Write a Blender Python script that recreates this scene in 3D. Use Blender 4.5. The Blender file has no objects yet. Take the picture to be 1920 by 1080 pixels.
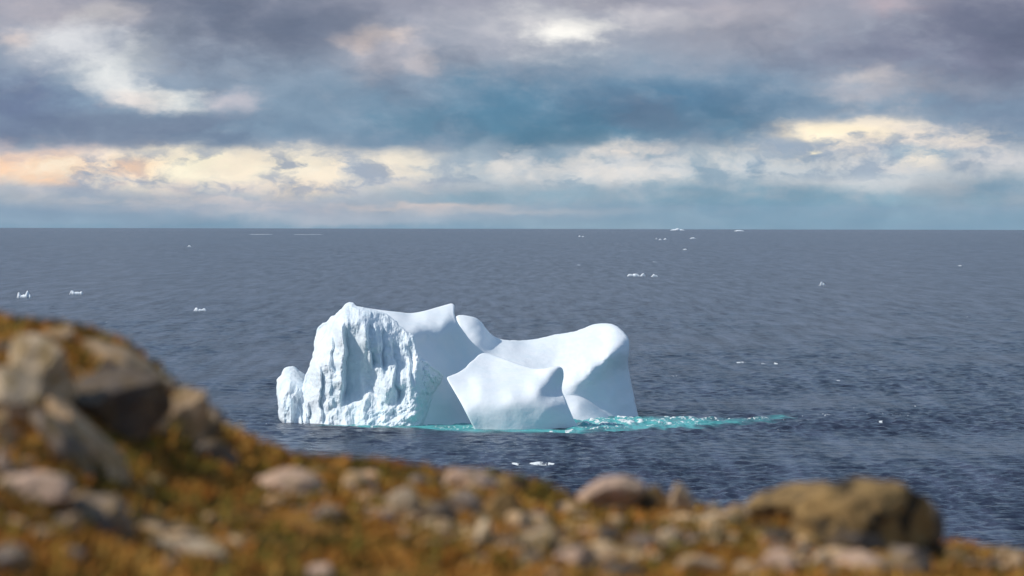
import bpy, bmesh, math, random
import numpy as np
from mathutils import Vector, Matrix
from mathutils.geometry import delaunay_2d_cdt

R_ = math.radians
SC = bpy.context.scene
COL = SC.collection

# ------------------------------------------------------------------ camera
F = 10667.0            # focal length in photograph pixels (200 mm on 36 mm, 1920 wide)
CAMH = 30.0
RE = 6.371e6
LEVEL = 396.3          # photograph row of the true horizontal
PITCH = math.atan((540 - LEVEL) / F)
ROLL = R_(0.12)
cam = bpy.data.cameras.new('camera')
cam.lens = 200; cam.sensor_width = 36
cam.clip_start = 0.5; cam.clip_end = 80000
cam.dof.use_dof = True
cam.dof.focus_distance = 805
cam.dof.aperture_fstop = 3.0
camo = bpy.data.objects.new('camera', cam); COL.objects.link(camo)
CM = Matrix.Rotation(math.pi / 2 - PITCH, 3, 'X') @ Matrix.Rotation(ROLL, 3, 'Z')
camo.matrix_world = Matrix.Translation((0, 0, CAMH)) @ CM.to_4x4()
SC.camera = camo
CMN = np.array(CM)

# ------------------------------------------------------------------ light, exposure
SUN_EL, SUN_AZ = R_(42), R_(-98)      # azimuth from +Y (view direction) towards +X: left, somewhat behind the camera
sd = Vector((math.sin(SUN_AZ) * math.cos(SUN_EL), math.cos(SUN_AZ) * math.cos(SUN_EL), math.sin(SUN_EL)))
sun = bpy.data.lights.new('sun', 'SUN'); sun.energy = 3.6; sun.angle = R_(0.6); sun.color = (1.0, 0.95, 0.88)
suno = bpy.data.objects.new('sun', sun); COL.objects.link(suno)
suno.rotation_euler = sd.to_track_quat('Z', 'Y').to_euler()
suno.location = (0, 0, 200)
SC.view_settings.view_transform = 'Standard'
SC.view_settings.look = 'None'
SC.view_settings.exposure = 0.0
SC.view_settings.gamma = 1.0
SC.cycles.use_denoising = True
SC.cycles.max_bounces = 6
SC.cycles.sample_clamp_indirect = 4


def lin(c):
    return tuple(((v / 255) / 12.92 if v / 255 <= 0.04045 else ((v / 255 + 0.055) / 1.055) ** 2.4) for v in c)


class NT:
    """small helper to write node trees"""
    def __init__(s, tree):
        s.t = tree; s.n = tree.nodes; s.l = tree.links

    def set(s, sock, v):
        if isinstance(v, bpy.types.NodeSocket): s.l.new(v, sock)
        elif v is not None:
            if sock.type == 'RGBA' and len(v) == 3: v = tuple(v) + (1,)
            sock.default_value = v

    def math(s, op, a, b=None, c=None, clamp=False):
        n = s.n.new('ShaderNodeMath'); n.operation = op; n.use_clamp = clamp
        s.set(n.inputs[0], a)
        if b is not None: s.set(n.inputs[1], b)
        if c is not None: s.set(n.inputs[2], c)
        return n.outputs[0]

    def vmath(s, op, a, b=None, c=None):
        n = s.n.new('ShaderNodeVectorMath'); n.operation = op
        s.set(n.inputs[0], a)
        if b is not None: s.set(n.inputs[1], b)
        if c is not None: s.set(n.inputs[2], c)
        return n.outputs['Value'] if op in ('LENGTH', 'DOT_PRODUCT') else n.outputs['Vector']

    def mix(s, f, a, b, blend='MIX'):
        n = s.n.new('ShaderNodeMix'); n.data_type = 'RGBA'; n.blend_type = blend; n.clamp_factor = True
        s.set(n.inputs[0], f); s.set(n.inputs[6], a); s.set(n.inputs[7], b)
        return n.outputs[2]

    def maprange(s, v, a, b, c=0.0, d=1.0, interp='SMOOTHSTEP'):
        n = s.n.new('ShaderNodeMapRange'); n.interpolation_type = interp
        s.set(n.inputs[0], v)
        for i, x in zip((1, 2, 3, 4), (a, b, c, d)): s.set(n.inputs[i], x)
        return n.outputs[0]

    def noise(s, vec, scale, detail=4, rough=0.5, dist=0.0, color=False):
        n = s.n.new('ShaderNodeTexNoise')
        s.set(n.inputs['Vector'], vec); n.inputs['Scale'].default_value = scale
        n.inputs['Detail'].default_value = detail; n.inputs['Roughness'].default_value = rough
        n.inputs['Distortion'].default_value = dist
        return n.outputs['Color'] if color else n.outputs['Fac']

    def ramp(s, f, stops, interp='LINEAR'):
        n = s.n.new('ShaderNodeValToRGB'); r = n.color_ramp; r.interpolation = interp
        while len(r.elements) < len(stops): r.elements.new(0.5)
        for e, (p, c) in zip(r.elements, stops):
            e.position = p; e.color = tuple(c) + (1,) if len(c) == 3 else c
        s.set(n.inputs[0], f)
        return n.outputs[0]

    def combine(s, x, y, z):
        n = s.n.new('ShaderNodeCombineXYZ')
        for i, v in enumerate((x, y, z)): s.set(n.inputs[i], v)
        return n.outputs[0]

    def bump(s, h, strength, dist, normal=None):
        n = s.n.new('ShaderNodeBump')
        s.set(n.inputs['Height'], h); s.set(n.inputs['Strength'], strength); n.inputs['Distance'].default_value = dist
        if normal is not None: s.set(n.inputs['Normal'], normal)
        return n.outputs[0]


# ------------------------------------------------------------------ sky (world): Nishita dome, cloud bank near the horizon by direction
world = bpy.data.worlds.new('World'); SC.world = world; world.use_nodes = True
w = NT(world.node_tree)
for n in list(w.n): w.n.remove(n)
out = w.n.new('ShaderNodeOutputWorld')
tc = w.n.new('ShaderNodeTexCoord')
D = tc.outputs['Generated']
sep = w.n.new('ShaderNodeSeparateXYZ'); w.l.new(D, sep.inputs[0])
az = w.math('ARCTAN2', sep.outputs[0], sep.outputs[1])
el = w.math('ARCSINE', sep.outputs[2])
U = w.math('MULTIPLY_ADD', az, F / 1000, 0.960)          # thousandths of the photograph's pixels, as angles
V = w.math('MULTIPLY_ADD', el, -F / 1000, LEVEL / 1000)
P = w.combine(U, V, 0.0)
Pn = w.vmath('MULTIPLY', P, (1.0, 2.1, 1.0))
w1 = w.noise(Pn, 3.4, 7, 0.56, color=True)
w2 = w.noise(w.vmath('ADD', Pn, (3.1, 7.7, 1.3)), 13.0, 6, 0.6, color=True)
o1 = w.vmath('MULTIPLY', w.vmath('SUBTRACT', w1, (0.5, 0.5, 0.5)), (0.10, 0.05, 0))
o2 = w.vmath('MULTIPLY', w.vmath('SUBTRACT', w2, (0.5, 0.5, 0.5)), (0.06, 0.036, 0))
Q = w.vmath('ADD', w.vmath('ADD', P, o1), o2)
sq = w.n.new('ShaderNodeSeparateXYZ'); w.l.new(Q, sq.inputs[0])
vr = w.maprange(w.math('ADD', w.math('MULTIPLY', sq.outputs[1], 0.7), w.math('MULTIPLY', V, 0.3)), 0.0, 0.43, 0, 1, 'LINEAR')
col = w.ramp(vr, [(0.0, lin((158, 160, 177))), (0.18, lin((152, 163, 182))), (0.45, lin((126, 154, 180))),
                  (0.62, lin((136, 155, 176))), (0.76, lin((182, 192, 200))), (0.86, lin((166, 178, 190))), (1.0, lin((118, 156, 180)))])
# cloud masses and gaps: centre x, y, radius x, y (photo pixels as angles), strength, colour
BLOBS = [
    # broad masses
    (1000, 90, 1300, 90, .45, (146, 150, 167)), (450, 130, 330, 110, .7, (130, 149, 172)), (700, 190, 320, 110, .75, (118, 147, 173)),
    (300, 250, 330, 46, .9, (116, 134, 160)), (30, 205, 190, 100, .95, (102, 120, 154)), (560, 250, 260, 48, .8, (110, 142, 170)),
    (1100, 210, 420, 105, .9, (86, 134, 164)), (1260, 195, 330, 100, .85, (74, 122, 157)), (1000, 238, 260, 56, .95, (73, 122, 152)),
    (1330, 235, 190, 46, .7, (84, 132, 162)), (930, 190, 130, 70, .6, (80, 132, 164)), (780, 235, 90, 34, .8, (90, 133, 162)),
    (1480, 175, 170, 70, .5, (110, 140, 168)),
    (430, 25, 250, 110, .95, (105, 117, 141)), (560, 40, 120, 80, .7, (118, 130, 153)), (300, 60, 90, 90, .5, (128, 138, 156)),
    (720, 8, 200, 40, .7, (140, 145, 164)), (1150, 3, 160, 22, .7, (140, 143, 160)),
    (1860, 80, 240, 160, .95, (108, 115, 142)), (1640, 100, 260, 60, .7, (126, 133, 158)), (1860, 225, 180, 70, .85, (118, 142, 170)),
    (1380, 50, 220, 70, .6, (158, 158, 172)), (1150, 110, 260, 50, .55, (142, 161, 182)),
    # pale openings high up
    (110, 30, 190, 50, .7, (186, 180, 188)), (190, 26, 90, 30, .7, (208, 204, 204)), (140, 85, 130, 50, .95, (224, 226, 230)), (200, 135, 90, 46, .95, (226, 230, 231)),
    (225, 170, 70, 34, .8, (222, 226, 228)), (300, 190, 95, 30, 1.0, (240, 241, 236)), (255, 195, 70, 24, .7, (226, 216, 212)), (435, 190, 70, 30, .75, (204, 198, 206)),
    (30, 80, 50, 20, .7, (222, 206, 200)), (275, 110, 60, 40, .45, (180, 188, 196)),
    (720, 95, 120, 60, .85, (202, 197, 204)), (668, 78, 50, 24, .9, (234, 214, 204)), (735, 72, 55, 22, .9, (240, 220, 208)), (790, 118, 40, 24, .6, (216, 206, 206)),
    (930, 60, 170, 60, .65, (184, 186, 197)), (1060, 52, 150, 56, .8, (216, 216, 218)), (1062, 66, 85, 24, 1.0, (254, 252, 246)), (1110, 50, 60, 22, .8, (238, 236, 232)),
    (1230, 36, 110, 34, .6, (204, 202, 208)), (1680, 10, 90, 26, .6, (196, 178, 186)), (1360, 16, 60, 40, .5, (190, 184, 192)), (1450, 18, 60, 34, .45, (186, 180, 190)),
    (1650, 160, 130, 44, .75, (190, 190, 199)), (1625, 142, 60, 20, .8, (212, 206, 206)), (1810, 168, 110, 24, .5, (166, 174, 190)),
    # luminous band low in the sky
    (380, 328, 600, 66, .9, (198, 198, 204)), (60, 304, 180, 42, .9, (216, 196, 192)), (120, 316, 160, 32, .9, (246, 212, 176)), (200, 292, 80, 16, .8, (240, 222, 206)),
    (300, 314, 150, 34, .95, (250, 232, 200)), (400, 312, 160, 40, 1.0, (255, 244, 214)), (420, 326, 120, 28, 1.0, (255, 246, 214)), (550, 314, 130, 38, .95, (250, 238, 212)),
    (480, 294, 60, 14, .8, (246, 234, 214)), (590, 328, 80, 26, .85, (252, 242, 220)), (414, 336, 36, 14, .6, (196, 190, 190)), (500, 340, 40, 12, .7, (184, 184, 192)),
    (560, 358, 90, 22, .85, (248, 228, 198)), (450, 358, 50, 12, .5, (214, 200, 196)), (225, 354, 34, 9, .7, (222, 204, 196)), (660, 318, 70, 24, .7, (178, 188, 198)),
    (750, 302, 95, 30, .95, (246, 236, 216)), (720, 318, 50, 14, .8, (236, 226, 210)), (768, 312, 30, 10, .7, (180, 188, 196)),
    (900, 315, 140, 42, .8, (182, 196, 206)), (980, 300, 60, 22, .6, (206, 210, 214)), (920, 265, 50, 24, .5, (168, 182, 196)),
    (1150, 312, 190, 50, .95, (206, 210, 214)), (1190, 282, 90, 14, .85, (232, 222, 212)), (1080, 300, 50, 18, .8, (226, 222, 216)), (1140, 330, 150, 24, .7, (214, 217, 219)),
    (1330, 305, 70, 40, .7, (164, 182, 194)), (1430, 325, 130, 34, .7, (190, 201, 209)),
    (1630, 262, 230, 64, .9, (200, 202, 208)), (1590, 248, 150, 32, 1.0, (248, 232, 204)), (1562, 250, 70, 14, 1.0, (255, 247, 220)), (1640, 232, 70, 18, .8, (244, 230, 208)),
    (1524, 284, 20, 8, 1.0, (255, 242, 206)), (1700, 262, 120, 28, .8, (236, 224, 210)), (1600, 325, 300, 34, .8, (200, 208, 214)), (1660, 312, 160, 16, .7, (214, 212, 212)),
    (1745, 294, 90, 20, .95, (124, 161, 187)), (1690, 282, 50, 12, .6, (146, 172, 192)), (1860, 305, 110, 34, .9, (210, 210, 213)), (1810, 276, 70, 12, .7, (216, 208, 206)), (1640, 348, 160, 16, .6, (208, 211, 214)),
    # low blue shelf above the horizon
    (1450, 378, 620, 34, .95, (112, 157, 181)), (1300, 352, 160, 22, .8, (116, 158, 182)), (1890, 352, 110, 26, .85, (116, 156, 182)), (880, 368, 190, 24, .85, (130, 165, 185)), (1040, 356, 140, 18, .7, (134, 168, 188)),
    (150, 355, 260, 24, .5, (186, 189, 198)), (90, 398, 300, 34, .85, (126, 155, 180)), (360, 390, 220, 26, .7, (150, 168, 188)), (560, 392, 200, 26, .8, (180, 182, 193)),
    (790, 388, 230, 10, .75, (226, 206, 194)), (900, 398, 330, 12, .6, (206, 200, 200)), (640, 412, 360, 16, .7, (186, 192, 202)), (1100, 424, 300, 12, .5, (160, 186, 198)),
    (1600, 410, 620, 24, .85, (111, 155, 179)), (160, 420, 360, 12, .7, (138, 166, 188)),
]
e1 = w.noise(w.vmath('MULTIPLY', P, (1, 1.9, 1)), 11.0, 7, 0.60)
e2 = w.noise(w.vmath('ADD', w.vmath('MULTIPLY', Q, (1, 1.6, 1)), (4.2, 1.7, 0.3)), 24.0, 5, 0.55)
eadd = w.math('ADD', w.math('MULTIPLY_ADD', e1, 1.35, -0.675), w.math('MULTIPLY_ADD', e2, 0.45, -0.225))
for (cx, cy, rx, ry, a, c) in BLOBS:
    d = w.vmath('MULTIPLY', w.vmath('SUBTRACT', Q, (cx / 1000, cy / 1000, 0)), (1000 / (rx * 1.12), 1000 / (ry * 1.12), 0))
    f = w.maprange(w.math('ADD', w.vmath('LENGTH', d), eadd), -0.05, 1.12, a, 0.0)
    col = w.mix(f, col, lin(c))
# broken cloud texture: bright rims and dark wisps inside each region
t1 = w.noise(w.vmath('ADD', w.vmath('MULTIPLY', Q, (1, 2.0, 1)), (2.3, 5.1, 7.7)), 10.0, 8, 0.58)
t2 = w.noise(w.vmath('ADD', w.vmath('MULTIPLY', Q, (1, 2.2, 1)), (8.9, 0.4, 3.3)), 6.0, 8, 0.56)
t3 = w.noise(w.vmath('ADD', w.vmath('MULTIPLY', Q, (1, 1.9, 1)), (1.9, 6.4, 5.3)), 3.6, 5, 0.5)
for (cx, cy, rx, ry, th, c, src, fac) in [
        (960, 120, 1500, 190, (0.54, 0.68), (196, 197, 206), t1, .10), (960, 130, 1500, 200, (0.47, 0.33), (96, 112, 138), t3, .5),
        (600, 262, 420, 22, (0.62, 0.42), (98, 134, 164), t2, .55), (1120, 258, 340, 22, (0.62, 0.40), (76, 122, 150), t2, .65),
        (400, 320, 560, 56, (0.47, 0.62), (254, 238, 212), t1, .85), (440, 330, 620, 62, (0.505, 0.40), (150, 165, 186), t1, .85),
        (1130, 308, 400, 50, (0.50, 0.64), (228, 224, 219), t1, .75), (1180, 316, 460, 56, (0.50, 0.39), (132, 162, 184), t1, .8),
        (1650, 270, 330, 64, (0.50, 0.64), (244, 232, 214), t1, .75), (1650, 285, 380, 70, (0.50, 0.39), (138, 160, 184), t1, .8),
        (120, 318, 230, 40, (0.36, 0.52), (250, 204, 162), t2, .8), (1570, 250, 130, 26, (0.40, 0.54), (255, 240, 208), t2, .8), (400, 322, 150, 24, (0.40, 0.55), (255, 246, 218), t2, .8),
        (430, 30, 330, 130, (0.60, 0.45), (96, 109, 134), t3, .65), (1800, 90, 300, 130, (0.60, 0.45), (98, 107, 133), t3, .5), (250, 245, 420, 46, (0.62, 0.45), (104, 122, 150), t2, .6),
        (500, 372, 620, 40, (0.50, 0.64), (226, 212, 204), t2, .55), (1500, 385, 620, 44, (0.50, 0.66), (150, 180, 196), t2, .5)]:
    d = w.vmath('MULTIPLY', w.vmath('SUBTRACT', P, (cx / 1000, cy / 1000, 0)), (1000 / rx, 1000 / ry, 0))
    f = w.math('MULTIPLY', w.maprange(w.vmath('LENGTH', d), 0.45, 1.0, fac, 0.0), w.maprange(src, th[0], th[1], 0, 1, 'LINEAR') if th[0] < th[1] else w.maprange(src, th[1], th[0], 1, 0, 'LINEAR'))
    col = w.mix(f, col, lin(c))
fine = w.noise(w.vmath('MULTIPLY', Q, (1, 1.7, 1)), 7.0, 8, 0.55)
col = w.mix(1.0, col, w.ramp(fine, [(0.25, (0.88, 0.90, 0.92)), (0.5, (1, 1, 1)), (0.75, (1.12, 1.10, 1.08))]), 'MULTIPLY')
bil = w.math('ABSOLUTE', w.math('MULTIPLY_ADD', w.noise(w.vmath('ADD', w.vmath('MULTIPLY', Q, (1, 1.8, 1)), (7.7, 2.2, 4.1)), 4.5, 7, 0.52), 2.0, -1.0))
col = w.mix(1.0, col, w.ramp(bil, [(0.0, (1.10, 1.08, 1.06)), (0.18, (1.0, 1.0, 1.0)), (0.5, (0.87, 0.88, 0.895))]), 'MULTIPLY')
hs = w.n.new('ShaderNodeHueSaturation'); hs.inputs['Saturation'].default_value = 0.9; w.set(hs.inputs['Color'], col); col = hs.outputs[0]
bank = w.n.new('ShaderNodeBackground'); w.set(bank.inputs[0], col); bank.inputs[1].default_value = 1.0
skyt = w.n.new('ShaderNodeTexSky'); skyt.sky_type = 'NISHITA'; skyt.sun_disc = False
skyt.sun_elevation = SUN_EL; skyt.sun_rotation = SUN_AZ
skyt.altitude = 30; skyt.air_density = 1.0; skyt.dust_density = 0.6; skyt.ozone_density = 2.0
skyb = w.n.new('ShaderNodeBackground'); w.set(skyb.inputs[0], skyt.outputs[0]); skyb.inputs[1].default_value = 0.11
cl = w.noise(w.vmath('MULTIPLY', D, (1.0, 1.0, 2.5)), 2.6, 6, 0.55)
clb = w.n.new('ShaderNodeBackground')
w.set(clb.inputs[0], w.mix(w.noise(D, 5, 4), lin((104, 148, 190)), lin((172, 198, 220)))); clb.inputs[1].default_value = 1.0
hi = w.n.new('ShaderNodeMixShader')
w.set(hi.inputs[0], w.maprange(cl, 0.40, 0.62, 0.0, 0.7)); w.l.new(skyb.outputs[0], hi.inputs[1]); w.l.new(clb.outputs[0], hi.inputs[2])
top = w.n.new('ShaderNodeMixShader')
w.set(top.inputs[0], w.maprange(el, R_(2.8), R_(9.0))); w.l.new(bank.outputs[0], top.inputs[1]); w.l.new(hi.outputs[0], top.inputs[2])
w.l.new(top.outputs[0], out.inputs[0])


# ------------------------------------------------------------------ helpers
def pix_dir(px, py):
    px = np.asarray(px, float); py = np.asarray(py, float)
    v = np.stack([(px - 960) / F, (540 - py) / F, -np.ones_like(px)], -1)
    return v @ CMN.T


def at(px, py, Y):
    d = pix_dir(px, py)
    return np.array([0, 0, CAMH]) + d * (np.asarray(Y, float) / d[..., 1])[..., None]


def to_pix(p):
    q = (np.asarray(p, float) - np.array([0, 0, CAMH])) @ CMN
    return 960 + F * q[..., 0] / -q[..., 2], 540 - F * q[..., 1] / -q[..., 2]


def sea_depth(px, py):
    """distance (world Y) at which the sight line meets the curved sea"""
    d = pix_dir(px, py)
    a = (d[..., 0] ** 2 + d[..., 1] ** 2) / (2 * RE); b = d[..., 2]
    disc = np.maximum(b * b - 4 * a * CAMH, 0)
    t = (-b - np.sqrt(disc)) / (2 * a)
    return t * d[..., 1]


def _hash(ix, iy, iz, seed):
    h = (ix.astype(np.int64) * 374761393 + iy.astype(np.int64) * 668265263 + iz.astype(np.int64) * 2147483647 + seed * 974634777) & 0xFFFFFFFF
    h = ((h ^ (h >> 13)) * 1274126177) & 0xFFFFFFFF
    h = ((h ^ (h >> 16)) * 2246822519) & 0xFFFFFFFF
    return (h ^ (h >> 15)) / 4294967295.0


def vnoise(x, y, z, seed=0):
    x, y, z = np.broadcast_arrays(np.asarray(x, float), np.asarray(y, float), np.asarray(z, float))
    ix, iy, iz = np.floor(x), np.floor(y), np.floor(z)
    fx, fy, fz = x - ix, y - iy, z - iz
    s = lambda t: t * t * t * (t * (6 * t - 15) + 10)
    fx, fy, fz = s(fx), s(fy), s(fz)
    r = 0
    for dx in (0, 1):
        for dy in (0, 1):
            for dz in (0, 1):
                wt = (fx if dx else 1 - fx) * (fy if dy else 1 - fy) * (fz if dz else 1 - fz)
                r = r + wt * _hash(ix + dx, iy + dy, iz + dz, seed)
    return r * 2 - 1


def fbm(x, y, z, seed=0, octs=4, rough=0.5, lac=2.03):
    r, a, f = 0, 1.0, 1.0
    for i in range(octs):
        r = r + a * vnoise(x * f + 17.3 * i, y * f - 9.1 * i, z * f + 4.7 * i, seed + i)
        a *= rough; f *= lac
    return r


def smooth(t, a, b):
    t = np.clip((t - a) / (b - a), 0, 1)
    return t * t * (3 - 2 * t)


def mesh_obj(name, verts, faces, mat, parent=None, shade=True, attrs=None):
    me = bpy.data.meshes.new(name)
    verts = np.asarray(verts, np.float32)
    faces = np.asarray(faces, np.int32)
    k = faces.shape[1]
    me.vertices.add(len(verts)); me.vertices.foreach_set('co', verts.ravel())
    me.loops.add(faces.size); me.loops.foreach_set('vertex_index', faces.ravel())
    me.polygons.add(len(faces))
    me.polygons.foreach_set('loop_start', np.arange(0, faces.size, k, dtype=np.int32))
    me.update(calc_edges=True); me.validate()
    if shade: me.polygons.foreach_set('use_smooth', np.ones(len(me.polygons), bool))
    for an, av in (attrs or {}).items():
        if av.ndim == 1:
            at_ = me.attributes.new(an, 'FLOAT', 'POINT'); at_.data.foreach_set('value', av.astype(np.float32))
        else:
            at_ = me.attributes.new(an, 'FLOAT_COLOR', 'POINT')
            at_.data.foreach_set('color', np.concatenate([av, np.ones((len(av), 1))], 1).astype(np.float32).ravel())
    me.materials.append(mat)
    o = bpy.data.objects.new(name, me); COL.objects.link(o)
    if parent: o.parent = parent
    return o


def tag(o, label=None, cat=None, group=None, kind=None):
    if label: o['label'] = label
    if cat: o['category'] = cat
    if group: o['group'] = group
    if kind: o['kind'] = kind
    return o


def new_mat(name):
    m = bpy.data.materials.new(name); m.use_nodes = True
    t = NT(m.node_tree)
    b = m.node_tree.nodes['Principled BSDF']
    return m, t, b


def attr(t, name):
    n = t.n.new('ShaderNodeAttribute'); n.attribute_name = name
    return n


# ------------------------------------------------------------------ sea
def build_sea():
    m, t, b = new_mat('sea_water')
    geo = t.n.new('ShaderNodeTexCoord'); X = geo.outputs['Object']
    rx = t.vmath('MULTIPLY', X, (0.55, 0.8, 1.0))
    n1 = t.noise(rx, 0.16, 4, 0.6)
    n2 = t.noise(rx, 0.9, 5, 0.62)
    h = t.math('ADD', t.math('MULTIPLY', n1, 1.0), t.math('MULTIPLY', n2, 0.22))
    calm = t.noise(t.vmath('MULTIPLY', X, (1.0, 0.25, 1)), 0.0022, 4, 0.6)
    bs = t.maprange(calm, 0.35, 0.65, 0.75, 1.0)
    t.set(b.inputs['Normal'], t.bump(h, bs, 1.5))
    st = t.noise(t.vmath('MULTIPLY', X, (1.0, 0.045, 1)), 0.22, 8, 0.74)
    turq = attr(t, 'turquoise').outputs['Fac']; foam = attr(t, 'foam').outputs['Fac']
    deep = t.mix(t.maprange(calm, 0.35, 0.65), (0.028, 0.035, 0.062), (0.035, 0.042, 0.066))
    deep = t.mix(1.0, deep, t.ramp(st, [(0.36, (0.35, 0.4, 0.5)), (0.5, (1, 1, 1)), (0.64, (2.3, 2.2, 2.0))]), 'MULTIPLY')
    tq = t.mix(t.noise(t.vmath('MULTIPLY', X, (0.6, 0.25, 1)), 0.9, 4, 0.6), (0.016, 0.29, 0.31), (0.19, 0.62, 0.60))
    c = t.mix(turq, deep, tq)
    fn = t.noise(t.vmath('MULTIPLY', X, (1.0, 0.22, 1)), 2.2, 5, 0.65)
    ff = t.math('MULTIPLY', t.maprange(t.math('ADD', fn, t.math('MULTIPLY', foam, 0.55)), 0.72, 0.84), t.math('GREATER_THAN', foam, 0.01))
    c = t.mix(ff, c, (0.80, 0.84, 0.84))
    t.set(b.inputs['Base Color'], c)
    t.set(b.inputs['Roughness'], t.math('ADD', t.math('MULTIPLY', ff, 0.4), 0.22))
    b.inputs['IOR'].default_value = 1.33
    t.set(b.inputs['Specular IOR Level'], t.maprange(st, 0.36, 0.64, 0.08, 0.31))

    rows = np.concatenate([np.arange(1150, 560, -0.5), np.arange(560, 430, -0.7)])
    dip = (rows - LEVEL) / F
    r_vis = (dip - np.sqrt(np.maximum(dip ** 2 - 2 * CAMH / RE, 0))) * RE
    r_near = np.array([45, 70, 110, 170, 260, 340])
    r_far = np.array([17200, 17700, 18300, 18900, 19500, 20100, 21000, 23000, 26000, 32000])
    r_vis = r_vis[r_vis < 16900]
    r = np.concatenate([r_near, r_vis, r_far])
    dense = np.arange(-1180, 1181, 2.0) / F
    out_a = np.concatenate([np.linspace(dense[-1], math.pi, 60)[1:]])
    a = np.concatenate([-out_a[::-1], dense, out_a[:-1]])
    A, RR = np.meshgrid(a, r)
    Xs, Ys = RR * np.sin(A), RR * np.cos(A)
    Z = -RR ** 2 / (2 * RE)
    dr = np.gradient(r)[:, None] * np.ones_like(A)
    win = smooth(np.abs(A), 1170 / F, 1080 / F) * smooth(RR, 350, 480)
    rng = np.random.RandomState(4)
    wv = np.zeros_like(Z)
    for i in range(110):
        lam = 1.4 * (5.5 ** rng.rand())
        th = R_(200) + rng.randn() * R_(38)
        k = 2 * math.pi / lam
        kx, ky = k * math.sin(th), k * math.cos(th)
        amp = 0.0078 * lam ** 0.5 * (0.5 + rng.rand())
        lr = lam / (abs(math.cos(th)) + 0.12)
        fade = smooth(dr, lr / 0.7, lr / 2.0)
        wv += amp * fade * np.sin(kx * Xs + ky * Ys + rng.rand() * 6.283)
    grp = 0.75 + 0.5 * fbm(Xs / 45, Ys / 90, 0, 61, 3)
    wv = wv * grp
    wv = wv + 0.35 * np.sign(wv) * wv ** 2
    Z = Z + wv * win
    # turquoise water over the drowned foot of the iceberg, and foam, laid out on the sea surface
    pxx, pyy = to_pix(np.stack([Xs, np.where(Ys > 1, Ys, 1), -RR ** 2 / (2 * RE)], -1))
    vis = (Ys > 300) & (np.abs(A) < 0.11)
    n = fbm(Xs / 3.0, Ys / 9.0, 0, 5, 4)
    n_b = fbm(Xs / 1.3, Ys / 5.0, 0, 15, 4)
    topy = np.interp(pxx, [1060, 1150, 1200, 1300, 1400, 1490], [782, 781, 783, 784, 784, 781])
    boty = np.interp(pxx, [1060, 1090, 1250, 1330, 1420, 1490], [810, 809, 805, 801, 793, 786])
    inside = smooth(pyy + 3 * n, topy - 4, topy + 4) * smooth(pyy + 3 * n_b, boty + 4, boty - 5)
    tail = np.interp(pxx, [1060, 1075, 1300, 1400, 1460, 1500], [0, 1, 0.70, 0.32, 0.10, 0])
    turq = np.clip(inside * (tail * 1.1 + n * 0.45 * (1.15 - tail)) , 0, 1) * (tail > 0.01)
    baseline = np.interp(pxx, [520, 600, 690, 800, 890, 980, 1085], [797, 799, 799.5, 801, 806, 809.5, 810])
    thick = np.interp(pxx, [520, 560, 640, 690, 780, 830, 890, 960, 1085], [0.5, 0.8, 1.5, 2.8, 3.8, 9.0, 9.0, 3.4, 3.2])
    fr = smooth(np.abs(pyy - baseline + thick * 0.4), thick * 1.3, thick * 0.5) * smooth(pxx, 560, 690) * smooth(pxx, 1110, 1085)
    turq = np.clip(np.maximum(turq, fr * (0.85 + 0.4 * n)), 0, 1)
    foam = inside * np.clip(tail, 0, 1) * (0.34 + 0.42 * n_b) * smooth(pxx, 1070, 1110)
    edge = smooth(np.abs(pyy - topy - 3.0), 6, 1) * np.interp(pxx, [1090, 1200, 1280, 1400, 1470, 1560, 1760], [0, .40, .52, .5, .38, .1, 0])
    foam = np.maximum(foam, edge * (0.6 + 0.5 * n_b))
    foam = np.maximum(foam, smooth(np.abs(pyy - 778 - 2 * n), 3.5, 0.5) * np.interp(pxx, [1480, 1540, 1700, 1750, 1760], [0, .35, .5, .4, 0]) * (0.55 + 0.7 * n_b))
    foam = np.maximum(foam, fr * np.interp(pxx, [520, 560, 1000, 1085], [0, .4, .35, .5]) * (0.3 + 0.9 * n_b))
    # separate whitecaps: x, y, half width, half height
    for (cx, cy, hw, hh, s) in [(968, 870, 9, 2.2, 1), (1006, 870, 15, 1.8, 1), (1028, 871, 22, 1.4, .7), (1036, 847, 8, 1.4, .7), (1093, 851, 5, 1.3, .7),
                                (1388, 680, 10, 2.2, 1), (1430, 682, 6, 1.8, .8), (1455, 682, 6, 1.8, 1), (1570, 714, 8, 1.6, .8), (1652, 793, 5, 2, .9),
                                (1265, 705, 9, 1.2, .7), (1240, 704, 4, 1.2, .6), (500, 797, 4, 1.6, .9), (566, 801, 6, 2, .9), (440, 724, 8, 1.6, .7),
                                (1312, 732, 5, 1.2, .6), (1716, 762, 4, 1.5, .7), (1600, 765, 5, 1.2, .6), (1340, 888, 4, 1.3, .7), (1738, 893, 5, 1.2, .6),
                                (200, 604, 7, 1.0, .7), (1085, 497, 7, 1.0, .6), (1228, 491, 8, 1.0, .6), (1800, 498, 5, 1.2, .9), (1814, 594, 4, 1.0, .6),
                                (1525, 586, 5, 1.0, .6), (1185, 547, 4, 1.0, .6)]:
        dd = np.sqrt(((pxx - cx) / hw) ** 2 + ((pyy - cy) / hh) ** 2)
        foam = np.maximum(foam, smooth(dd, 1.4, 0.2) * s * 0.85 * (0.8 + 0.35 * n_b))
    # sparse breaking crests
    wc = smooth(fbm(Xs / 5, Ys / 14, 0, 33, 3), 0.98, 1.25) * smooth(wv, 0.16, 0.34) * (RR > 480) * (RR < 2200)
    foam = np.maximum(foam, wc * 0.5)
    turq = turq * vis; foam = np.clip(foam, 0, 1) * vis
    Z = Z + (inside * tail * vis) * (0.30 * n_b + 0.12)
    nr, na = RR.shape
    idx = np.arange(nr * na).reshape(nr, na)
    nxt = np.roll(idx, -1, axis=1)
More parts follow.
